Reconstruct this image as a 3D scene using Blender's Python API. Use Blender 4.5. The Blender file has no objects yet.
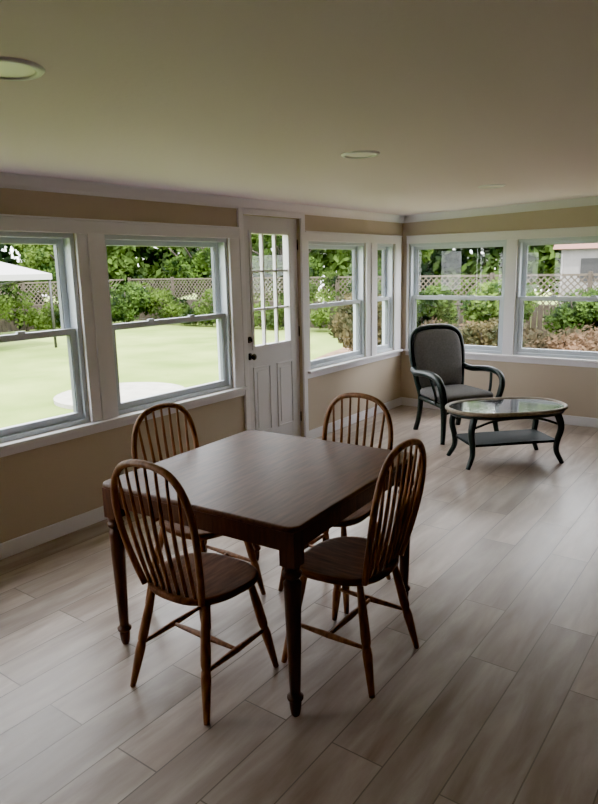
import bpy, math, random
from mathutils import Vector, Matrix
random.seed(7)
scene=bpy.context.scene
col=scene.collection
# ------------------------------------------------------------------ materials
def nt(name):
    m=bpy.data.materials.new(name); m.use_nodes=True
    t=m.node_tree; return m,t,t.nodes["Principled BSDF"]
def simple(name,c,rough=.6,metal=0,noise=0.0,nscale=8,stretch=(1,1,1),bump=0.0,bscale=60,c2=None,coat=0,spec=None):
    m,t,b=nt(name)
    b.inputs["Base Color"].default_value=(*c,1); b.inputs["Roughness"].default_value=rough
    b.inputs["Metallic"].default_value=metal
    if coat: b.inputs["Coat Weight"].default_value=coat; b.inputs["Coat Roughness"].default_value=.15
    if spec is not None: b.inputs["Specular IOR Level"].default_value=spec
    tc=t.nodes.new("ShaderNodeTexCoord"); mp=t.nodes.new("ShaderNodeMapping")
    mp.inputs["Scale"].default_value=stretch
    t.links.new(tc.outputs["Object"],mp.inputs["Vector"])
    if noise or c2:
        n=t.nodes.new("ShaderNodeTexNoise"); n.inputs["Scale"].default_value=nscale; n.inputs["Detail"].default_value=6
        t.links.new(mp.outputs[0],n.inputs["Vector"])
        r=t.nodes.new("ShaderNodeValToRGB")
        a=c2 if c2 else tuple(max(0,x*(1-noise)) for x in c); bb=c if c2 else tuple(min(1,x*(1+noise)) for x in c)
        r.color_ramp.elements[0].position=.3; r.color_ramp.elements[0].color=(*a,1)
        r.color_ramp.elements[1].position=.7; r.color_ramp.elements[1].color=(*bb,1)
        t.links.new(n.outputs["Fac"],r.inputs[0]); t.links.new(r.outputs[0],b.inputs["Base Color"])
    if bump:
        n=t.nodes.new("ShaderNodeTexNoise"); n.inputs["Scale"].default_value=bscale; n.inputs["Detail"].default_value=4
        t.links.new(mp.outputs[0],n.inputs["Vector"])
        bp=t.nodes.new("ShaderNodeBump"); bp.inputs["Strength"].default_value=bump; bp.inputs["Distance"].default_value=.01
        t.links.new(n.outputs["Fac"],bp.inputs["Height"]); t.links.new(bp.outputs[0],b.inputs["Normal"])
    return m
def glassmat(name,tint=(1,1,1),refl=1.0,rough=0.0,base=.04):
    m=bpy.data.materials.new(name); m.use_nodes=True; t=m.node_tree; t.nodes.clear()
    o=t.nodes.new("ShaderNodeOutputMaterial"); tr=t.nodes.new("ShaderNodeBsdfTransparent"); tr.inputs[0].default_value=(*tint,1)
    g=t.nodes.new("ShaderNodeBsdfGlossy"); g.inputs["Roughness"].default_value=rough
    f=t.nodes.new("ShaderNodeLayerWeight"); f.inputs[0].default_value=.5
    pw=t.nodes.new("ShaderNodeMath"); pw.operation='POWER'; pw.inputs[1].default_value=5
    ma=t.nodes.new("ShaderNodeMath"); ma.operation='MULTIPLY_ADD'; ma.inputs[1].default_value=.9*refl; ma.inputs[2].default_value=base*refl; ma.use_clamp=True
    mx=t.nodes.new("ShaderNodeMixShader")
    t.links.new(f.outputs["Facing"],pw.inputs[0]); t.links.new(pw.outputs[0],ma.inputs[0]); t.links.new(ma.outputs[0],mx.inputs[0]); t.links.new(tr.outputs[0],mx.inputs[1]); t.links.new(g.outputs[0],mx.inputs[2])
    t.links.new(mx.outputs[0],o.inputs[0]); return m
def floormat():
    m,t,b=nt("plank_tile")
    tc=t.nodes.new("ShaderNodeTexCoord"); mp=t.nodes.new("ShaderNodeMapping")
    mp.inputs["Rotation"].default_value=(0,0,math.pi/2)
    t.links.new(tc.outputs["Object"],mp.inputs["Vector"])
    br=t.nodes.new("ShaderNodeTexBrick"); br.offset=.37; br.offset_frequency=2
    br.inputs["Scale"].default_value=1.0; br.inputs["Brick Width"].default_value=1.2; br.inputs["Row Height"].default_value=.2
    br.inputs["Mortar Size"].default_value=.003; br.inputs["Mortar Smooth"].default_value=.3; br.inputs["Bias"].default_value=0
    br.inputs["Color1"].default_value=(.0,.0,.0,1); br.inputs["Color2"].default_value=(1,1,1,1); br.inputs["Mortar"].default_value=(.5,.5,.5,1)
    t.links.new(mp.outputs[0],br.inputs["Vector"])
    m2=t.nodes.new("ShaderNodeMapping"); m2.inputs["Scale"].default_value=(9.0,1.5,1)
    t.links.new(tc.outputs["Object"],m2.inputs["Vector"])
    ad=t.nodes.new("ShaderNodeVectorMath"); ad.operation='ADD'
    sc=t.nodes.new("ShaderNodeVectorMath"); sc.operation='SCALE'; sc.inputs["Scale"].default_value=13.0
    t.links.new(br.outputs["Color"],sc.inputs[0]); t.links.new(m2.outputs[0],ad.inputs[0]); t.links.new(sc.outputs[0],ad.inputs[1])
    n=t.nodes.new("ShaderNodeTexNoise"); n.inputs["Scale"].default_value=1.2; n.inputs["Detail"].default_value=7; n.inputs["Roughness"].default_value=.55; n.inputs["Distortion"].default_value=.35
    t.links.new(ad.outputs[0],n.inputs["Vector"])
    r=t.nodes.new("ShaderNodeValToRGB"); e=r.color_ramp.elements
    e[0].position=.25; e[0].color=(.25,.185,.145,1); e[1].position=.75; e[1].color=(.56,.49,.435,1)
    x=e.new(.5); x.color=(.385,.31,.26,1)
    t.links.new(n.outputs["Fac"],r.inputs[0])
    hv=t.nodes.new("ShaderNodeHueSaturation"); mr=t.nodes.new("ShaderNodeMapRange")
    mr.inputs["To Min"].default_value=.80; mr.inputs["To Max"].default_value=1.13
    t.links.new(br.outputs["Color"],mr.inputs["Value"]); t.links.new(mr.outputs[0],hv.inputs["Value"]); t.links.new(r.outputs[0],hv.inputs["Color"])
    mx=t.nodes.new("ShaderNodeMix"); mx.data_type='RGBA'; mx.inputs[7].default_value=(.18,.145,.12,1)
    t.links.new(br.outputs["Fac"],mx.inputs[0]); t.links.new(hv.outputs[0],mx.inputs[6]); t.links.new(mx.outputs[2],b.inputs["Base Color"])
    rr=t.nodes.new("ShaderNodeMapRange"); rr.inputs["To Min"].default_value=.25; rr.inputs["To Max"].default_value=.40
    t.links.new(n.outputs["Fac"],rr.inputs["Value"]); t.links.new(rr.outputs[0],b.inputs["Roughness"])
    bp=t.nodes.new("ShaderNodeBump"); bp.inputs["Strength"].default_value=.3; bp.inputs["Distance"].default_value=.003; bp.invert=True
    t.links.new(br.outputs["Fac"],bp.inputs["Height"]); t.links.new(bp.outputs[0],b.inputs["Normal"])
    return m
def leafmat(name,ca,cb,scale=2.5,trans=.35):
    m,t,b=nt(name)
    tc=t.nodes.new("ShaderNodeTexCoord"); n=t.nodes.new("ShaderNodeTexNoise"); n.inputs["Scale"].default_value=scale; n.inputs["Detail"].default_value=5
    t.links.new(tc.outputs["Object"],n.inputs["Vector"])
    r=t.nodes.new("ShaderNodeValToRGB"); r.color_ramp.elements[0].position=.40; r.color_ramp.elements[1].position=.66
    r.color_ramp.elements[0].color=(*ca,1); r.color_ramp.elements[1].color=(*cb,1)
    t.links.new(n.outputs["Fac"],r.inputs[0]); t.links.new(r.outputs[0],b.inputs["Base Color"]); b.inputs["Roughness"].default_value=.8
    b.inputs["Specular IOR Level"].default_value=.15
    tl=t.nodes.new("ShaderNodeBsdfTranslucent"); mx=t.nodes.new("ShaderNodeMixShader"); mx.inputs[0].default_value=trans
    t.links.new(r.outputs[0],tl.inputs[0]); t.links.new(b.outputs[0],mx.inputs[1]); t.links.new(tl.outputs[0],mx.inputs[2])
    t.links.new(mx.outputs[0],t.nodes["Material Output"].inputs[0]); return m
M=dict(
 wall=simple("tan_wall_paint",(.53,.445,.345),.75,bump=.05,bscale=90),
 wallb=simple("brown_low_bounce_wall",(.18,.145,.12),.8,noise=.1,nscale=3),  # unseen right and back walls, colour darkened to cut bounced fill light
 ceil=simple("ceiling_paint",(.75,.615,.66),.8,bump=.12,bscale=40),
 white=simple("white_trim_paint",(.80,.78,.82),.4),
 vinyl=simple("white_vinyl",(.58,.63,.69),.35),
 track=simple("grey_window_track",(.16,.18,.20),.5),
 door=simple("white_door_paint",(.72,.70,.73),.4),
 floor=floormat(),
 glass=glassmat("window_glass",(.97,.98,.975),refl=.6,base=.03),
 tglass=glassmat("table_glass",(.55,.60,.58),refl=2.0,rough=.08),
 tabletop=simple("dark_table_wood",(.135,.060,.036),.40,noise=.3,nscale=5,stretch=(14,1.2,14),spec=.33),
 tablewood=simple("dark_leg_wood",(.105,.044,.024),.42,noise=.3,nscale=6,stretch=(12,12,1.5),spec=.4),
 chair=simple("brown_chair_wood",(.27,.125,.06),.45,noise=.35,nscale=6,stretch=(10,10,1.5),spec=.35),
 seat=simple("brown_seat_wood",(.165,.072,.036),.55,noise=.35,nscale=5,stretch=(12,1.5,10),spec=.12),
 frame=simple("blackgreen_paint",(.007,.017,.015),.38),
 shelf=simple("blackgreen_shelf",(.008,.014,.013),.6,spec=.15),
 uph=simple("grey_upholstery",(.125,.12,.115),.9,noise=.15,nscale=60,bump=.4,bscale=250),
 rim=simple("rattan_rim",(.22,.18,.12),.5,noise=.35,nscale=30),
 brass=simple("dark_bronze",(.05,.04,.03),.35,metal=.8),
 lens=simple("light_lens",(.80,.74,.68),.4),
 roof=simple("roof_shingle",(.10,.09,.08),.9,noise=.3,nscale=20),
 lawn=simple("lawn_grass",(.25,.315,.09),.95,nscale=.6,c2=(.12,.185,.035),bump=.6,bscale=25,spec=.1),
 litter=simple("leaf_litter",(.27,.17,.12),.95,nscale=3.0,c2=(.09,.065,.04),bump=.8,bscale=12,spec=.1),
 concrete=simple("concrete_pad",(.34,.33,.29),.9,noise=.15,nscale=5),
 fence=simple("weathered_fence",(.055,.043,.030),.85,noise=.4,nscale=4,stretch=(6,6,1)),
 lattice=simple("lattice_wood",(.085,.07,.05),.85,noise=.2,nscale=4),
 bark=simple("tree_bark",(.04,.03,.025),.95,noise=.4,nscale=6,stretch=(4,4,1)),
 leafA=leafmat("leaf_green",(.005,.015,.003),(.075,.14,.02)),
 leafB=leafmat("leaf_yellow_green",(.015,.04,.006),(.12,.19,.03)),
 leafC=leafmat("leaf_brownish",(.03,.035,.014),(.14,.11,.05)),
 vine=leafmat("vine_leaves",(.004,.013,.003),(.085,.14,.022),scale=.9),
 brush=leafmat("dry_brush_leaves",(.04,.035,.018),(.16,.095,.055),scale=1.1),
 wood=leafmat("woodland_leaves",(.003,.011,.002),(.085,.15,.025),scale=.55,trans=.3),
 canvas=simple("white_canvas",(.36,.36,.36),.8),
 metal=simple("dark_metal_pole",(.04,.04,.04),.5,metal=.5),
 shed=simple("shed_siding",(.20,.19,.185),.8,noise=.1,nscale=4),
 shedtrim=simple("shed_red",(.16,.07,.05),.8),
 dark=simple("dark_opening",(.02,.02,.02),.6),
)
# ------------------------------------------------------------------ mesh builder
class B:
    def __init__(s): s.v=[];s.f=[];s.m=[];s.s=[];s.mats=[]
    def mi(s,m):
        m=M[m]
        if m not in s.mats: s.mats.append(m)
        return s.mats.index(m)
    def add(s,vs,fs,m,smooth=False):
        o=len(s.v); s.v+= [tuple(v) for v in vs]; k=s.mi(m)
        for f in fs: s.f.append(tuple(i+o for i in f)); s.m.append(k); s.s.append(smooth)
        return s
    def box(s,x0,x1,y0,y1,z0,z1,m):
        vs=[(x,y,z) for x in(x0,x1) for y in(y0,y1) for z in(z0,z1)]
        fs=[(0,1,3,2),(4,6,7,5),(0,4,5,1),(2,3,7,6),(0,2,6,4),(1,5,7,3)]
        return s.add(vs,fs,m)
    def prism(s,poly,d,m,smooth=False):
        d=Vector(d);n=len(poly);vs=[Vector(p) for p in poly]+[Vector(p)+d for p in poly]
        fs=[tuple(range(n))[::-1],tuple(range(n,2*n))]+[(i,(i+1)%n,(i+1)%n+n,i+n) for i in range(n)]
        return s.add(vs,fs,m,smooth)
    def tube(s,path,r,m,seg=10,closed=False,sx=1.0):
        P=[Vector(p) for p in path];n=len(P)
        R=r if isinstance(r,(list,tuple)) else [r]*n
        T=[]
        for i in range(n):
            a=P[(i-1)%n] if closed or i>0 else P[i]; b=P[(i+1)%n] if closed or i<n-1 else P[i]
            T.append((b-a).normalized())
        u=T[0].cross(Vector((0,0,1)))
        if u.length<.1: u=T[0].cross(Vector((0,1,0)))
        u.normalize(); vs=[];fs=[]
        for i in range(n):
            u=(u-T[i]*u.dot(T[i])).normalized(); w=T[i].cross(u)
            for k in range(seg):
                a=2*math.pi*k/seg; vs.append(P[i]+(u*math.cos(a)*sx+w*math.sin(a))*R[i])
        N=n if closed else n-1
        for i in range(N):
            j=(i+1)%n
            for k in range(seg):
                k2=(k+1)%seg; fs.append((i*seg+k,i*seg+k2,j*seg+k2,j*seg+k))
        if not closed:
            fs.append(tuple(range(seg))[::-1]); fs.append(tuple((n-1)*seg+k for k in range(seg)))
        return s.add(vs,fs,m,True)
    def obj(s,name,parent=None,bevel=0,segs=2,**props):
        me=bpy.data.meshes.new(name); me.from_pydata(s.v,[],s.f)
        for m in s.mats: me.materials.append(m)
        me.polygons.foreach_set("material_index",s.m); me.polygons.foreach_set("use_smooth",s.s); me.update()
        import bmesh
        bm=bmesh.new(); bm.from_mesh(me); bmesh.ops.recalc_face_normals(bm,faces=bm.faces); bm.to_mesh(me); bm.free()
        o=bpy.data.objects.new(name,me); col.objects.link(o)
        if parent: o.parent=parent
        for k,v in props.items(): o[k]=v
        if bevel:
            b=o.modifiers.new("bevel",'BEVEL'); b.width=bevel; b.segments=segs; b.limit_method='ANGLE'; b.angle_limit=math.radians(50)
            b.harden_normals=False
        return o
def cr(pts,n=6,closed=False):
    P=[Vector(p) for p in pts];L=len(P);out=[]
    rng=range(L if closed else L-1)
    for i in rng:
        g=(lambda k:P[k%L]) if closed else (lambda k:P[max(0,min(L-1,k))])
        a,b,c,d=g(i-1),g(i),g(i+1),g(i+2)
        for k in range(n):
            t=k/n; out.append(.5*((2*b)+(c-a)*t+(2*a-5*b+4*c-d)*t*t+(3*b-a-3*c+d)*t**3))
    if not closed: out.append(P[-1])
    return out
def interp(tab,t):
    for (a,x),(b,y) in zip(tab,tab[1:]):
        if t<=b: return x+(y-x)*(t-a)/(b-a)
    return tab[-1][1]
def lathe_seg(p0,p1,tab,m,name,parent,seg=14,n=26,**kw):
    p0=Vector(p0);p1=Vector(p1)
    ts=sorted(set([i/n for i in range(n+1)]+[a for a,_ in tab]))
    b=B(); b.tube([p0.lerp(p1,t) for t in ts],[interp(tab,t) for t in ts],m,seg); return b.obj(name,parent,**kw)
def empty(name,loc,yaw,**props):
    e=bpy.data.objects.new(name,None); col.objects.link(e); e.location=loc; e.rotation_euler=(0,0,yaw); e.empty_display_size=.1
    for k,v in props.items(): e[k]=v
    return e
ST=dict(kind="structure")
# ------------------------------------------------------------------ room
YC=6.794; XR=5.6; Y0=-2.4; CZ=2.158; SL=.026
ZB,ZT=.674,1.854
cz=lambda x: CZ+SL*x
B().box(-.15,XR+.15,Y0-.15,YC+.15,-.28,0,"floor").obj("floor",**ST)
b=B(); x0,x1=0,XR
vs=[(x,y,z) for x in(x0,x1) for y in(Y0,YC) for z in(cz(x),cz(x)+.10)]
b.add(vs,[(0,1,3,2),(4,6,7,5),(0,4,5,1),(2,3,7,6),(0,2,6,4),(1,5,7,3)],"ceil"); b.obj("ceiling",**ST)
b=B(); x0,x1=-.30,XR+.3
vs=[(x,y,z) for x in(x0,x1) for y in(Y0-.3,YC+.30) for z in(cz(x)+.14,cz(x)+.26)]
b.add(vs,[(0,1,3,2),(4,6,7,5),(0,4,5,1),(2,3,7,6),(0,2,6,4),(1,5,7,3)],"roof"); b.obj("roof_slab",**ST)  # roof slab with eaves, out of view; keeps the sun out of the room
LWIN=[(-.35,.82),(1.32,2.49),(2.70,3.87),(4.93,5.97),(6.19,6.60)]
DOOR=(4.04,4.82,2.045)
FWIN=[(.08,1.19),(1.30,2.42)]
def wall(name,axis,a0,a1,ops,pos,th,ztop,mat="wall"):
    b=B()
    def bx(u0,u1,z0,z1):
        if u1-u0<1e-4: return
        if axis=='y': b.box(pos-th,pos,u0,u1,z0,z1,mat)
        else: b.box(u0,u1,pos,pos+th,z0,z1,mat)
    cur=a0
    for (u0,u1,z0,z1) in sorted(ops):
        bx(cur,u0,0,ztop)
        if z0>0: bx(u0,u1,0,z0)
        bx(u0,u1,z1,ztop); cur=u1
    bx(cur,a1,0,ztop); return b.obj(name,**ST)
wall("wall_left",'y',Y0,YC,[(a,b_,ZB,ZT) for a,b_ in LWIN]+[(DOOR[0],DOOR[1],0,DOOR[2])],0,.15,2.26)
wall("wall_far",'x',-.15,XR+.15,[(a,b_,ZB,ZT) for a,b_ in FWIN],YC,.15,2.40)
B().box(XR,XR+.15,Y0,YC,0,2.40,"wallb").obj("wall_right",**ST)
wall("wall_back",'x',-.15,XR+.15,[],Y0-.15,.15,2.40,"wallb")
B().box(0,.015,Y0,DOOR[0]-.055,0,.095,"white").box(0,.015,DOOR[1]+.055,YC,0,.095,"white").obj("baseboard_left",bevel=.004,**ST)
B().box(.015,XR,YC-.015,YC,0,.095,"white").obj("baseboard_far",bevel=.004,**ST)
B().box(XR-.015,XR,Y0,YC-.015,0,.095,"white").obj("baseboard_right",bevel=.004,**ST)
prof=[(0,-.075),(.012,-.075),(.020,-.055),(.035,-.03),(.045,-.012),(.055,0),(0,0)]
B().prism([(x,Y0,cz(0)+z) for x,z in prof],(0,YC-Y0,0),"white").obj("trim_1",**ST)
B().prism([(0,YC-x,cz(0)+z) for x,z in prof],(XR,0,SL*XR),"white").obj("trim_2",**ST)
def casing(name,wallid,u0,u1,wins,xtra=None):
    b=B()
    def bx(a0,a1,z0,z1,d):
        if wallid=='L': b.box(0,d,a0,a1,z0,z1,"white")
        else: b.box(a0,a1,YC-d,YC,z0,z1,"white")
    bx(u0,u1,ZT,ZT+.075,.02); bx(u0,u1,ZT+.075,ZT+.088,.03)
    bx(u0,u1,ZB-.022,ZB,.055); bx(u0,u1,ZB-.075,ZB-.022,.018)
    edges=[u0]
    for a,c in wins: edges+= [a,c]
    edges.append(u1)
    for i in range(0,len(edges),2):
        if edges[i+1]-edges[i]>.004:
            bx(edges[i],edges[i+1],ZB,ZT,.018)
            w=edges[i+1]-edges[i]
            if w>.15: bx(edges[i]+w/2-.03,edges[i]+w/2+.03,ZB,ZT,.032)
    return b.obj(name,bevel=.003,**ST)
casing("trim_3",'L',1.22,DOOR[0]-.055,LWIN[1:3])
casing("trim_4",'L',DOOR[1]+.055,YC-.06,LWIN[3:5])
casing("trim_5",'F',.06,2.52,FWIN[0:2])
casing("trim_6",'L',-.45,.92,LWIN[0:1])
b=B(); b.box(0,.022,DOOR[0]-.055,DOOR[0],0,DOOR[2]+.045,"white"); b.box(0,.022,DOOR[1],DOOR[1]+.055,0,DOOR[2]+.045,"white"); b.box(0,.022,DOOR[0],DOOR[1],DOOR[2],DOOR[2]+.045,"white")
b.obj("trim_7",bevel=.003,**ST)
def window(name,wallid,a,c,slider=False):
    b=B()
    def bx(u0,u1,z0,z1,d0,d1,m):
        if wallid=='L': b.box(-d1,-d0,u0,u1,z0,z1,m)
        else: b.box(u0,u1,YC+d0,YC+d1,z0,z1,m)
    f=.028; D0,D1=.012,.135
    bx(a,a+f,ZB,ZT,D0,D1,"vinyl"); bx(c-f,c,ZB,ZT,D0,D1,"vinyl"); bx(a+f,c-f,ZT-f,ZT,D0,D1,"vinyl"); bx(a+f,c-f,ZB,ZB+f,D0,D1,"vinyl")
    mid=(ZB+ZT)/2-.01; A,C=a+f,c-f; s=.036
    def sash(z0,z1,d0,d1,low):
        bx(A,A+s,z0,z1,d0,d1,"vinyl"); bx(C-s,C,z0,z1,d0,d1,"vinyl"); bx(A+s,C-s,z0,z0+(s*1.2 if low else s),d0,d1,"vinyl"); bx(A+s,C-s,z1-s,z1,d0,d1,"vinyl")
        bx(A+s,C-s,z0+s,z1-s,(d0+d1)/2-.002,(d0+d1)/2+.002,"glass")
        g=.006; y0=d0-.001
        bx(A+s,A+s+g,z0+s,z1-s,y0+.006,d1,"track"); bx(C-s-g,C-s,z0+s,z1-s,y0+.006,d1,"track")
    sash(mid-.02,ZT-f,.085,.12,False); sash(ZB+f,mid+.025,.035,.075,True)
    bx(A+.3*(C-A),A+.3*(C-A)+.05,mid+.025,mid+.037,.04,.06,"vinyl"); bx(A+.7*(C-A)-.05,A+.7*(C-A),mid+.025,mid+.037,.04,.06,"vinyl")
    return b.obj(name,bevel=0,**ST)
k=1
for a,c in LWIN: window("window_%d"%k,'L',a,c); k+=1
for a,c in FWIN: window("window_%d"%k,'F',a,c); k+=1
def door():
    b=B(); y0,y1=DOOR[0]+.004,DOOR[1]-.004; z0,z1=.015,DOOR[2]-.005; d0,d1=-.075,-.03
    ly0,ly1,lz0,lz1=4.165,4.69,.965,1.915
    b.box(d0,d1,y0,ly0,z0,z1,"door"); b.box(d0,d1,ly1,y1,z0,z1,"door"); b.box(d0,d1,ly0,ly1,lz1,z1,"door"); b.box(d0,d1,ly0,ly1,z0,lz0,"door")
    w=.028
    for (p,q,r_,s_) in [(ly0-w/2,ly0+w/2,lz0-w/2,lz1+w/2),(ly1-w/2,ly1+w/2,lz0-w/2,lz1+w/2)]: b.box(d0-.008,d1+.010,p,q,r_,s_,"door")
    for (r_,s_) in [(lz0-w/2,lz0+w/2),(lz1-w/2,lz1+w/2)]: b.box(d0-.008,d1+.010,ly0+w/2,ly1-w/2,r_,s_,"door")
    for i in (1,2):
        y=ly0+(ly1-ly0)*i/3; b.box(d0+.008,d1-.004,y-.009,y+.009,lz0+w/2,lz1-w/2,"door")
        z=lz0+(lz1-lz0)*i/3; b.box(d0+.008,d1-.004,ly0+w/2,ly1-w/2,z-.009,z+.009,"door")
    b.box(-.054,-.050,ly0+w/2,ly1-w/2,lz0+w/2,lz1-w/2,"glass")
    ym=(y0+y1)/2
    for p,q in ((y0+.11,ym-.045),(ym+.045,y1-.11)):
        for r_,s_ in ((.22,.80),):
            t=.014
            b.box(d1-.001,d1+.009,p,p+t,r_,s_,"door"); b.box(d1-.001,d1+.009,q-t,q,r_,s_,"door"); b.box(d1-.001,d1+.009,p+t,q-t,r_,r_+t,"door"); b.box(d1-.001,d1+.009,p+t,q-t,s_-t,s_,"door")
            b.box(d1-.001,d1+.006,p+.045,q-.045,r_+.045,s_-.045,"door")
    o=b.obj("door_1",bevel=.002,**ST)
    for z,r in ((.90,.028),(1.04,.026)):
        bb=B(); x=d1
        if z<1: bb.tube([(x,4.115,z),(x+.008,4.115,z),(x+.010,4.115,z),(x+.030,4.115,z),(x+.036,4.115,z),(x+.05,4.115,z),(x+.062,4.115,z),(x+.066,4.115,z)],[.03,.03,.012,.012,.022,.028,.02,.004],"brass",16)
        else: bb.tube([(x,4.115,z),(x+.012,4.115,z),(x+.018,4.115,z)],[.028,.028,.02],"brass",16); bb.box(x+.018,x+.034,4.111,4.119,z-.014,z+.014,"brass")
        bb.obj("door_knob" if z<1 else "deadbolt",o)
    for z in (.25,1.05,1.82):
        bb=B(); bb.tube([(d1+.004,y1+.002,z-.045),(d1+.004,y1+.002,z+.045)],.006,"brass",8); bb.obj("hinge",o)
door()
B().box(-.15,.0,DOOR[0],DOOR[1],0,.013,"track").obj("trim_10",**ST)
for y in (1.15,3.13,5.08):
    x=1.635; e=empty("recessed_light",(x,y,cz(x)),0,label="round white flush recessed light in the ceiling, switched off",category="ceiling light",group="recessed ceiling lights")
    e.rotation_euler=(0,-math.atan(SL),0)
    b=B(); n=40; vs=[];fs=[]
    pr=[(.078,0),(.078,-.006),(.084,-.009),(.098,-.006),(.104,0)]
    for i in range(n):
        a=2*math.pi*i/n
        for r,z in pr: vs.append((r*math.cos(a),r*math.sin(a),z))
    L=len(pr)
    for i in range(n):
        j=(i+1)%n
        for q in range(L-1): fs.append((i*L+q,j*L+q,j*L+q+1,i*L+q+1))
    b.add(vs,fs,"white",True); b.obj("trim_ring",e)
    b=B(); vs=[(.078*math.cos(2*math.pi*i/n),.078*math.sin(2*math.pi*i/n),-.003) for i in range(n)]
    b.prism(vs,(0,0,.003),"lens"); b.obj("lens",e)
# ------------------------------------------------------------------ dining table
def rrect(hx,hy,r,n=5):
    out=[]
    for cx,cy,a0 in ((hx-r,hy-r,0),(-hx+r,hy-r,90),(-hx+r,-hy+r,180),(hx-r,-hy+r,270)):
        for i in range(n+1):
            a=math.radians(a0+90*i/n); out.append((cx+r*math.cos(a),cy+r*math.sin(a)))
    return out
T=empty("dining_table",(1.735,2.145,0),math.radians(3),label="dark stained square wooden dining table with turned legs",category="table")
hx,hy=.495,.525
b=B(); b.prism([(x,y,.732) for x,y in rrect(hx,hy,.045)],(0,0,.023),"tabletop"); b.obj("table_top",T,bevel=.008,segs=3)
b=B(); ax,ay=hx-.042,hy-.042
b.box(-ax+.03,ax-.03,-ay-.01,-ay+.012,.645,.732,"tablewood"); b.box(-ax+.03,ax-.03,ay-.012,ay+.01,.645,.732,"tablewood")
b.box(-ax-.01,-ax+.012,-ay+.03,ay-.03,.645,.732,"tablewood"); b.box(ax-.012,ax+.01,-ay+.03,ay-.03,.645,.732,"tablewood"); b.obj("apron",T,bevel=.003)
for sx in(-1,1):
    for sy in(-1,1):
        cx,cy=sx*(ax),sy*(ay); b=B(); b.box(cx-.032,cx+.032,cy-.032,cy+.032,.60,.732,"tablewood")
        tab=[(0,.012),(.012,.017),(.05,.021),(.09,.023),(.105,.019),(.118,.030),(.135,.031),(.148,.021),(.165,.020),(.25,.022),(.55,.027),(.80,.031),(.885,.033),(.90,.026),(.915,.024),(.93,.034),(.95,.036),(.965,.028),(1,.030)]
        ts=sorted(set([i/30 for i in range(31)]+[a for a,_ in tab])); b.tube([(cx,cy,t*.602) for t in ts],[interp(tab,t) for t in ts],"tablewood",18)
        b.obj("leg",T,bevel=.003)
# ------------------------------------------------------------------ windsor chair
def windsor():
    parts=[]
    b=B(); n=48
    def outl(a):
        c,s_=math.cos(a),math.sin(a); p=2.6
        r=1/((abs(c)**p+abs(s_)**p)**(1/p)); x,y=r*c,r*s_
        hw=.205+.012*y; return x*hw, y*.195+.005
    vs=[(0,0,.432)];fs=[]
    topz=lambda t,a:.432+.016*t**2.2 - (.012*max(0,math.sin(a))*(t**4))
    lay=[(.3,None),(.55,None),(.78,None),(.92,None),(.985,None)]
    for t,_ in lay:
        for i in range(n):
            a=2*math.pi*i/n; x,y=outl(a); vs.append((x*t,y*t,topz(t,a)))
    for t,dz in ((1.0,-.006),(1.0,-.020),(.965,-.030),(.80,-.036)):
        for i in range(n):
            a=2*math.pi*i/n; x,y=outl(a); vs.append((x*t,y*t,topz(1,a)+dz))
    for i in range(n): fs.append((0,1+i,1+(i+1)%n))
    L=9
    for q in range(L-1):
        for i in range(n):
            j=(i+1)%n; fs.append((1+q*n+i,1+q*n+j,1+(q+1)*n+j,1+(q+1)*n+i))
    fs.append(tuple(1+(L-1)*n+i for i in range(n)))
    b.add(vs,fs,"seat",True); parts.append(b.obj("seat"))
    tab=[(0,.0115),(.05,.013),(.28,.018),(.36,.020),(.42,.018),(.44,.015),(.47,.019),(.52,.020),(.75,.018),(.93,.0135),(1,.013)]
    feet={};tops={}
    for sx in(-1,1):
        for sy in(-1,1):
            f=(sx*.20,sy*.205 if sy>0 else -.215,0); t=(sx*.135,sy*.125,.425); feet[sx,sy]=Vector(f);tops[sx,sy]=Vector(t)
            parts.append(lathe_seg(f,t,tab,"chair","leg",None,12))
    st=[(0,.007),(.1,.009),(.5,.0135),(.9,.009),(1,.007)]
    mids=[]
    for sx in(-1,1):
        p=feet[sx,-1].lerp(tops[sx,-1],.42); q=feet[sx,1].lerp(tops[sx,1],.42); mids.append(p.lerp(q,.5)); parts.append(lathe_seg(p,q,st,"chair","stretcher",None,10,12))
    parts.append(lathe_seg(mids[0],mids[1],st,"chair","stretcher",None,10,12))
    rec=lambda z:-.158-.09*((z-.44)/.52)-.012*math.sin(math.pi*(z-.44)/.52)
    half=[(.150,.435),(.172,.52),(.190,.62),(.200,.72),(.195,.81),(.170,.885),(.125,.935),(.065,.957)]
    pts=[(-x,rec(z),z) for x,z in half]+[(0,rec(.963),.963)]+[(x,rec(z),z) for x,z in half[::-1]]
    hp=cr(pts,6); b=B(); b.tube(hp,.0135,"chair",12); parts.append(b.obj("back_hoop"))
    for i in range(7):
        u=(i-3)/3; xb=u*.118; xt=u*.156
        zt=max((p for p in hp if abs(p.x-xt)<.012 and p.z>.75),key=lambda p:p.z).z
        yb=-.165+.012*abs(u)
        tab2=[(0,.0075),(.3,.0095),(.45,.0085),(1,.0055)]
        p0=Vector((xb,yb,.435)); p1=Vector((xt,rec(zt),zt))
        b=B(); N=12; pth=[];rr=[]
        for k in range(N+1):
            t=k/N; p=p0.lerp(p1,t); p.y+=-.012*math.sin(math.pi*t); pth.append(p); rr.append(interp(tab2,t))
        b.tube(pth,rr,"chair",8); parts.append(b.obj("spindle"))
    return parts
base=windsor()
chairs=[((1.77,1.675),1,"brown wooden bow-back windsor chair at the table, back to the room"),
 ((2.175,2.13),91,"brown wooden bow-back windsor chair pulled out beside the turned table leg"),
 ((1.33,2.13),-90,"brown wooden bow-back windsor chair on the window side of the table"),
 ((1.785,2.61),180,"brown wooden bow-back windsor chair at the door side of the table")]
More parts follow.
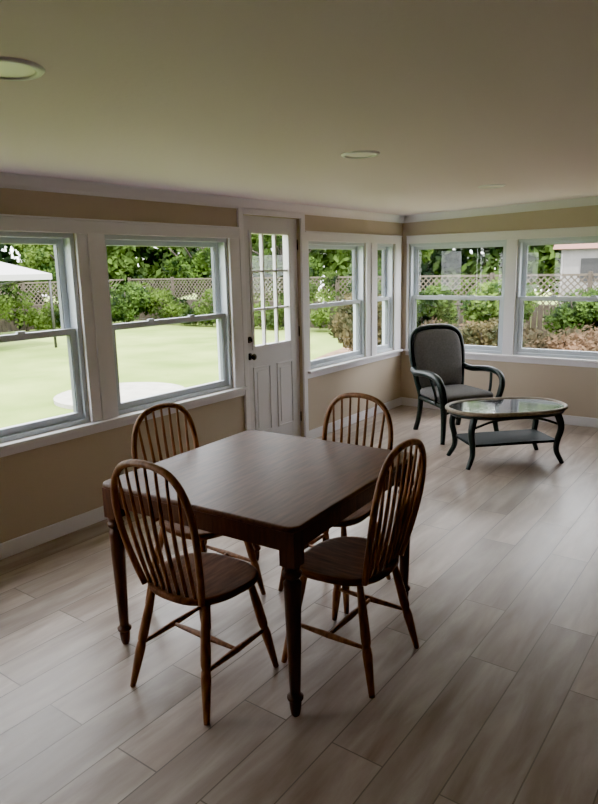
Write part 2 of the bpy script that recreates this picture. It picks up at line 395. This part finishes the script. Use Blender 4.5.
for i,((x,y),yaw,lab) in enumerate(chairs):
    e=empty("dining_chair",(x,y,0),math.radians(yaw),label=lab,category="chair",group="windsor chairs around the dining table")
    for p in base:
        q=p if i==0 else p.copy()
        if i: col.objects.link(q)
        q.parent=e
# ------------------------------------------------------------------ armchair
A=empty("armchair",(1.06,5.84,0),math.atan2(-.57,.82)-math.pi/2,label="black-green framed armchair with grey upholstered seat and back",category="chair")
def pillow(outline,normal_axis,th,m,name,parent,tuft=False):
    n=len(outline); cu=sum(p[0] for p in outline)/n; cv=sum(p[1] for p in outline)/n
    lay=[(.001,1),(.25,1),(.5,.98),(.7,.92),(.85,.80),(.95,.58),(1,.30),(1,-.30),(.95,-.58),(.8,-.8),(.4,-.9),(.001,-.9)]
    vs=[];fs=[]
    for t,w in lay:
        for (u,v) in outline: vs.append(normal_axis(cu+(u-cu)*t,cv+(v-cv)*t,w*th/2))
    for q in range(len(lay)-1):
        for i in range(n):
            j=(i+1)%n; fs.append((q*n+i,q*n+j,(q+1)*n+j,(q+1)*n+i))
    b=B(); b.add(vs,fs,m,True); return b.obj(name,parent)
sc_=rrect(.27,.265,.07,6)
pillow([(x,y+.0) for x,y in sc_],lambda u,v,w:(u*(1+.04*(v/.27)),v+.02,.40+w),.11,"uph","seat_cushion",A)
brec=lambda z:-.225-.16*((z-.30)/.75)
bo=[( .225,.44),(.25,.60),(.262,.75),(.255,.87),(.215,.95),(.12,.985),(0,.99),(-.12,.985),(-.215,.95),(-.255,.87),(-.262,.75),(-.25,.60),(-.225,.44),(-.1,.43),(0,.43),(.1,.43)]
bo=[(p.x,p.y) for p in cr([(x,z,0) for x,z in bo],4,True)]
pillow(bo,lambda u,v,w:(u,brec(v)+w+.01,v),.10,"uph","back_cushion",A)
fr=[(.245,-.30,0),(.235,-.255,.14),(.232,brec(.34),.34),(.255,brec(.5),.5),(.285,brec(.7),.7),(.287,brec(.83),.83),(.262,brec(.935),.935),(.17,brec(1.0),1.0),(0,brec(1.015),1.015)]
fp=fr+[(-x,y,z) for x,y,z in fr[-2::-1]]
b=B(); b.tube(cr(fp,6),.026,"frame",12)
b.tube(cr([(.235,-.22,.34),(.1,-.225,.335),(-.1,-.225,.335),(-.235,-.22,.34)],4),.02,"frame",10); b.obj("back_frame",A)
b=B(); b.tube(cr([(-.275,.27,.34),(-.1,.295,.335),(.1,.295,.335),(.275,.27,.34)],5),.024,"frame",10)
b.tube([(-.275,.27,.34),(-.235,-.22,.34)],.022,"frame",10); b.tube([(.275,.27,.34),(.235,-.22,.34)],.022,"frame",10)
b.tube(cr([(-.272,.262,.27),(-.1,.27,.30),(.1,.27,.30),(.272,.262,.27)],5),.012,"frame",8)
b.obj("seat_frame",A)
for s in(-1,1):
    b=B(); pth=cr([(s*.305,.31,0),(s*.285,.285,.10),(s*.275,.27,.24),(s*.278,.272,.34)],6)
    b.tube(pth,[.020+.012*(i/(len(pth)-1)) for i in range(len(pth))],"frame",12); b.obj("leg",A)
    b=B(); pth=cr([(s*.278,.272,.33),(s*.300,.30,.42),(s*.325,.30,.53),(s*.335,.24,.60),(s*.34,.10,.625),(s*.335,-.05,.615),(s*.315,-.19,.60),(s*.282,brec(.62)-.0,.62)],6)
    b.tube(pth,.028,"frame",12,sx=1.25); b.obj("armrest",A)
    b=B(); b.tube(cr([(s*.275,.13,.34),(s*.30,.15,.45),(s*.335,.11,.61)],5),.014,"frame",8); b.obj("arm_support",A)
# ------------------------------------------------------------------ coffee table
C=empty("coffee_table",(1.76,5.26,0),math.radians(45),label="oval glass-top coffee table with black curved legs and lower shelf",category="table")
def ell(a,b_,n=56,p=2.4):
    o=[]
    for i in range(n):
        t=2*math.pi*i/n; c,s=math.cos(t),math.sin(t); o.append((math.copysign(abs(c)**(2/p),c)*a,math.copysign(abs(s)**(2/p),s)*b_))
    return o
b=B(); b.prism([(x,y,.454) for x,y in ell(.475,.285)],(0,0,.008),"tglass"); b.obj("glass_top",C)
b=B(); b.tube([(x,y,.455) for x,y in ell(.49,.295)],.017,"rim",10,closed=True); b.obj("top_rim",C)
b=B(); b.tube([(x,y,.425) for x,y in ell(.465,.27)],.018,"frame",8,closed=True); b.obj("apron",C)
for sx in(-1,1):
    for sy in(-1,1):
        b=B(); pth=cr([(sx*.345,sy*.175,.44),(sx*.375,sy*.195,.36),(sx*.385,sy*.20,.29),(sx*.365,sy*.185,.18),(sx*.365,sy*.185,.10),(sx*.395,sy*.20,.03),(sx*.41,sy*.208,.0)],5)
        n=len(pth); b.tube(pth,[.030-.012*(i/(n-1)) for i in range(n)],"frame",12); b.obj("leg",C)
b=B(); b.prism([(x,y,.175) for x,y in rrect(.37,.19,.05)],(0,0,.022),"shelf"); b.obj("shelf",C,bevel=.005)
for sy in(-1,1):
    b=B(); b.tube(cr([(-.36,sy*.185,.33),(-.2,sy*.20,.385),(0,sy*.225,.405),(.2,sy*.20,.385),(.36,sy*.185,.33)],5),.010,"frame",8); b.obj("brace",C)
# ------------------------------------------------------------------ outdoors
GZ=-.3
b=B(); b.add([(-45,-30,GZ),(30,-30,GZ),(30,45,GZ),(-45,45,GZ)],[(0,1,2,3)],"lawn")
b.obj("lawn",kind="stuff",label="sunlit green grass lawn outside the windows",category="lawn")
b=B(); n=40
pts=[(-3.2+0,9.4),(1,8.6),(6,8.8),(9,12),(9,16.3),(-4.5,16.3),(-4.8,13)]
b.prism([(p.x,p.y,GZ) for p in cr([(x,y,0) for x,y in pts],5,True)],(0,0,.012),"litter"); b.obj("leaf_bed",kind="stuff",label="reddish brown leaf-covered ground beside the fence",category="ground")
b=B(); b.prism([(-4.65+1.0*math.cos(2*math.pi*i/n),6.4+1.0*math.sin(2*math.pi*i/n),GZ) for i in range(n)],(0,0,.06),"concrete"); b.obj("concrete_pad",label="round pale concrete pad in the lawn",category="pad")
def fence(p0,p1,name,label):
    p0=Vector((*p0,0));p1=Vector((*p1,0));d=(p1-p0);L=d.length;e=empty(name,(p0.x,p0.y,GZ),math.atan2(d.y,d.x),label=label,category="fence",group="garden fences")
    b=B(); n=int(L/.15)
    for i in range(n): b.box(i*.15+.004,i*.15+.142,-.01,.01,.04,.85,"fence")
    b.box(0,L,.01,.05,.2,.28,"fence"); b.box(0,L,.01,.05,.72,.80,"fence"); b.obj("boards",e)
    b=B(); h0,h1=.87,1.60; s=.16; k=int((L)/s)
    for i in range(-5,k):
        for sg in(-1,1):
            x0=i*s; 
            a=(x0,h0) ; c=(x0+(h1-h0),h1)
            if sg<0: a=(x0+(h1-h0),h0); c=(x0,h1)
            if min(a[0],c[0])<0 or max(a[0],c[0])>L: continue
            w=.022; y=-.006 if sg>0 else .006
            b.add([(a[0]-w,y,a[1]),(a[0]+w,y,a[1]),(c[0]+w,y,c[1]),(c[0]-w,y,c[1])],[(0,1,2,3)],"lattice")
    b.box(0,L,-.02,.02,.84,.88,"lattice"); b.box(0,L,-.02,.02,1.58,1.63,"lattice"); b.obj("lattice",e)
    i=0; p=None
    while i<L:
        if p is None:
            b=B(); b.box(-.045,.045,-.045,.045,0,1.68,"fence"); p=b.obj("post",e)
        else: p=p.copy(); col.objects.link(p)
        p.location=(i,0,0); i+=2.4
fence((-17,-2),(-17,16.6),"garden_fence","weathered wooden fence with lattice top behind the lawn")
fence((-17,16.9),(11,16.9),"garden_fence","weathered wooden fence with lattice top behind leaf bed")
def foliage(n,clumps,size,mat,name):
    rnd=random.Random(n); b=B(); vs=[];fs=[]
    for i in range(n):
        cx,cy,cz_,r=clumps[i%len(clumps)]
        while 1:
            p=Vector((rnd.uniform(-1,1),rnd.uniform(-1,1),rnd.uniform(-1,1)))
            if .35<p.length<1: break
        c=Vector((cx,cy,cz_))+Vector((p.x*r,p.y*r,p.z*r*.85))
        u=Vector((rnd.gauss(0,1),rnd.gauss(0,1),rnd.gauss(0,1))).normalized(); w=u.orthogonal().normalized(); s=size*rnd.uniform(.6,1.4)
        c.z=max(c.z,GZ+s+.02) if name=="low" else c.z
        k=len(vs); vs+=[c-u*s,c-w*s*.5,c+u*s,c+w*s*.5]; fs.append((k,k+1,k+2,k+3))
    b.add(vs,fs,mat); return b
def make_tree(mat,h,spread,n):
    rnd=random.Random(n)
    tr=B(); tr.tube(cr([(0,0,-.02),(.05,.03,h*.25),(-.05,.06,h*.5),(.05,0,h*.8)],5),[.16-.10*i/15 for i in range(16)],"bark",9)
    for k in range(5):
        a=k*1.26; tr.tube(cr([(0,0,h*.28+k*.15),(math.cos(a)*spread*.35,math.sin(a)*spread*.35,h*.45+k*.1),(math.cos(a)*spread*.7,math.sin(a)*spread*.7,h*.6)],4),[.07-.05*i/8 for i in range(9)],"bark",7)
    cl=[(0,0,h*.8,spread*.6)]+[(math.cos(a)*spread*.6*rnd.uniform(.7,1.0),math.sin(a)*spread*.6*rnd.uniform(.7,1.0),h*rnd.uniform(.32,.75),spread*rnd.uniform(.33,.42)) for a in [j*.7 for j in range(9)]]
    return tr.obj("trunk"),foliage(n,cl,.09,mat,"c").obj("foliage")
protos=[make_tree("leafA",4.6,1.9,9000),make_tree("leafB",4.3,1.8,9001)]
def shrub(mat,n,h=1.4):
    rnd=random.Random(n); tr=B()
    for k in range(6):
        a=k*1.05; tr.tube([(0,0,.035),(math.cos(a)*.3,math.sin(a)*.3,h*.4),(math.cos(a)*.55,math.sin(a)*.55,h*.8)],[.03,.02,.01],"bark",6)
    tr.tube([(0,0,0),(0,0,.08)],.05,"bark",8)
    cl=[(math.cos(a)*.5*rnd.uniform(.4,1.1),math.sin(a)*.5*rnd.uniform(.4,1.1),h*rnd.uniform(.36,.8),rnd.uniform(.38,.50)) for a in [j*.8 for j in range(9)]]
    return tr.obj("stem"),foliage(n,cl,.06,mat,"c").obj("foliage")
sh=[shrub("leafA",4500),shrub("leafC",4501),shrub("leafB",4502)]
used=set()
def place(proto,name,x,y,s,rot,lab,cat,grp,z=GZ):
    e=empty(name,(x,y,z),rot,label=lab,category=cat,group=grp); e.scale=(s,s,s)
    for p in proto:
        q=p
        if p.name in used:
            q=p.copy(); col.objects.link(q)
        else: used.add(p.name)
        q.parent=e
rt=random.Random(3)
tl=[]
y=-.5
while y<17: tl.append((-19.6-rt.uniform(0,.6),y)); y+=4.1
x=-15.5
while x<11: tl.append((x,19.4+rt.uniform(0,.5))); x+=4.1
for i,(x,y) in enumerate(tl):
    kk=i%3==1
    if -4<x<2 and y>18: continue
    place(protos[kk],"tree",x,y,rt.uniform(.92,1.05),rt.uniform(0,6.28),["leafy dark green tree behind the garden fence","leafy yellow-green tree behind the garden fence"][kk],"tree","trees behind the garden fence")
cl=[]
rh=random.Random(11)
for i in range(130): cl.append((-23.5-rh.uniform(0,1.5),-6+i*.25,rh.uniform(.3,5.6),rh.uniform(.9,1.4)))
for i in range(170): cl.append((-23+i*.22,24.5+rh.uniform(0,1.5),rh.uniform(.3,5.6),rh.uniform(.9,1.4)))
foliage(120000,cl,.20,"wood","h").obj("woodland",kind="stuff",label="dense green woodland thicket beyond the fence",category="trees")
cl=[]
y=1.0
while y<16.2:
    t=.5+.5*math.sin(y*1.3)*math.cos(y*.47+1)
    for _ in range(2): cl.append((-16.45+rh.uniform(-.1,.15),y+rh.uniform(-.2,.2),GZ+rh.uniform(.2,.6+1.2*t),rh.uniform(.26,.42)))
    y+=.34
x=-16.2
while x<-5.2:
    t=.5+.5*math.sin(x*1.1)*math.cos(x*.6+2)
    for _ in range(2): cl.append((x+rh.uniform(-.2,.2),16.25+rh.uniform(-.15,.1),GZ+rh.uniform(.2,.6+1.2*t),rh.uniform(.26,.42)))
    x+=.34
foliage(26000,cl,.06,"vine","low").obj("fence_vines",kind="stuff",label="tangled green vines and undergrowth along the fence",category="vines")
cl=[]
for i in range(110):
    x=rh.uniform(-4.2,7.5); y=rh.uniform(12.4,14.2); cl.append((x,y,GZ+rh.uniform(.05,.30)+.2*(y-12.4)/1.8,rh.uniform(.25,.42)))
foliage(20000,cl,.055,"brush","low").obj("dry_brush",kind="stuff",label="untidy reddish brown dry brush over leaf litter",category="brush")
for i,(x,y,k,s) in enumerate([(-14.9,14.9,0,1.1),(-15.2,4.0,2,1.0),
  (-2.9,11.2,1,1.0),(-.5,10.9,1,.7),(4.2,11.3,1,.9),
  (-3.9,15.7,0,1.0),(-2.0,15.7,2,1.1),(-.1,15.75,0,.95),(1.8,15.7,2,1.0),(3.7,15.7,0,1.1),(5.7,15.7,2,1.0)]):
    lab=["round dark green shrub","brownish green shrub over leaf litter","bright yellow-green shrub"][k]+" by the fence"
    place(sh[k],"shrub",x,y,s,rt.uniform(0,6.28),lab,"bush","garden shrubs",GZ+.013 if (x>-5 and y<16.5) else GZ)
E=empty("canopy_tent",(-13.1,8.55,GZ),0,label="white pop-up canopy tent on dark poles in the yard",category="tent")
b=B(); r=1.45; vs=[(-r,-r,1.9),(r,-r,1.9),(r,r,1.9),(-r,r,1.9),(0,0,2.45),(-r,-r,1.76),(r,-r,1.76),(r,r,1.76),(-r,r,1.76)]
b.add(vs,[(0,1,4),(1,2,4),(2,3,4),(3,0,4),(0,5,6,1),(1,6,7,2),(2,7,8,3),(3,8,5,0)],"canvas"); b.obj("canopy",E)
for sx in(-1,1):
    for sy in(-1,1): b=B(); b.tube([(sx*1.40,sy*1.40,0),(sx*1.40,sy*1.40,1.88)],.035,"metal",8); b.obj("pole",E)
for s in(-1,1):
    b=B(); b.tube([(s*1.40,-1.40,1.5),(s*1.40,1.40,1.85)],.018,"metal",6);b.obj("truss",E)
    b=B(); b.tube([(-1.40,s*1.40,1.5),(1.40,s*1.40,1.85)],.018,"metal",6); b.obj("truss",E)
S=empty("garden_shed",(.2,20.4,GZ),.15,label="pale shed with reddish roof and dark window beyond the fence",category="shed")
B().box(-1.8,1.8,-1.5,1.5,0,2.3,"shed").obj("shed_walls",S)
b=B(); b.prism([(-2.0,-1.7,2.25),(-2.0,1.7,2.25),(-2.0,0,3.0)],(4,0,0),"shedtrim"); b.obj("shed_roof",S)
B().box(-1.3,-.4,-1.53,-1.49,1.4,2.0,"dark").obj("shed_window",S)
B().box(.6,1.5,-1.53,-1.49,0,2.1,"shedtrim").obj("shed_door",S)
# ------------------------------------------------------------------ light
w=bpy.data.worlds.new("World"); scene.world=w; w.use_nodes=True
bg=w.node_tree.nodes["Background"]; bg.inputs[0].default_value=(.96,.96,1,1); bg.inputs[1].default_value=11.5
sun=bpy.data.lights.new("Sun",'SUN'); sun.energy=14; sun.angle=math.radians(2); sun.color=(1,.95,.88)
so=bpy.data.objects.new("Sun",sun); col.objects.link(so)
d=Vector((-.45,.35,-1)); so.rotation_euler=d.to_track_quat('-Z','Y').to_euler()
# ------------------------------------------------------------------ camera
f,p,r,a=650.04,.204,.0219,.6345
F=Vector((-math.sin(a)*math.cos(p),math.cos(a)*math.cos(p),-math.sin(p))); R0=Vector((math.cos(a),math.sin(a),0)); U0=R0.cross(F)
R=R0*math.cos(r)-U0*math.sin(r); U=R0*math.sin(r)+U0*math.cos(r)
cam=bpy.data.cameras.new("Camera"); co=bpy.data.objects.new("Camera",cam); col.objects.link(co)
cam.sensor_fit='VERTICAL'; cam.sensor_height=24; cam.lens=24*f/804
m=Matrix((( R.x,U.x,-F.x,3.5),(R.y,U.y,-F.y,0),(R.z,U.z,-F.z,1.6214),(0,0,0,1))); co.matrix_world=m
scene.camera=co
scene.view_settings.view_transform='AgX'
scene.view_settings.look='AgX - Punchy'
scene.view_settings.exposure=0.72
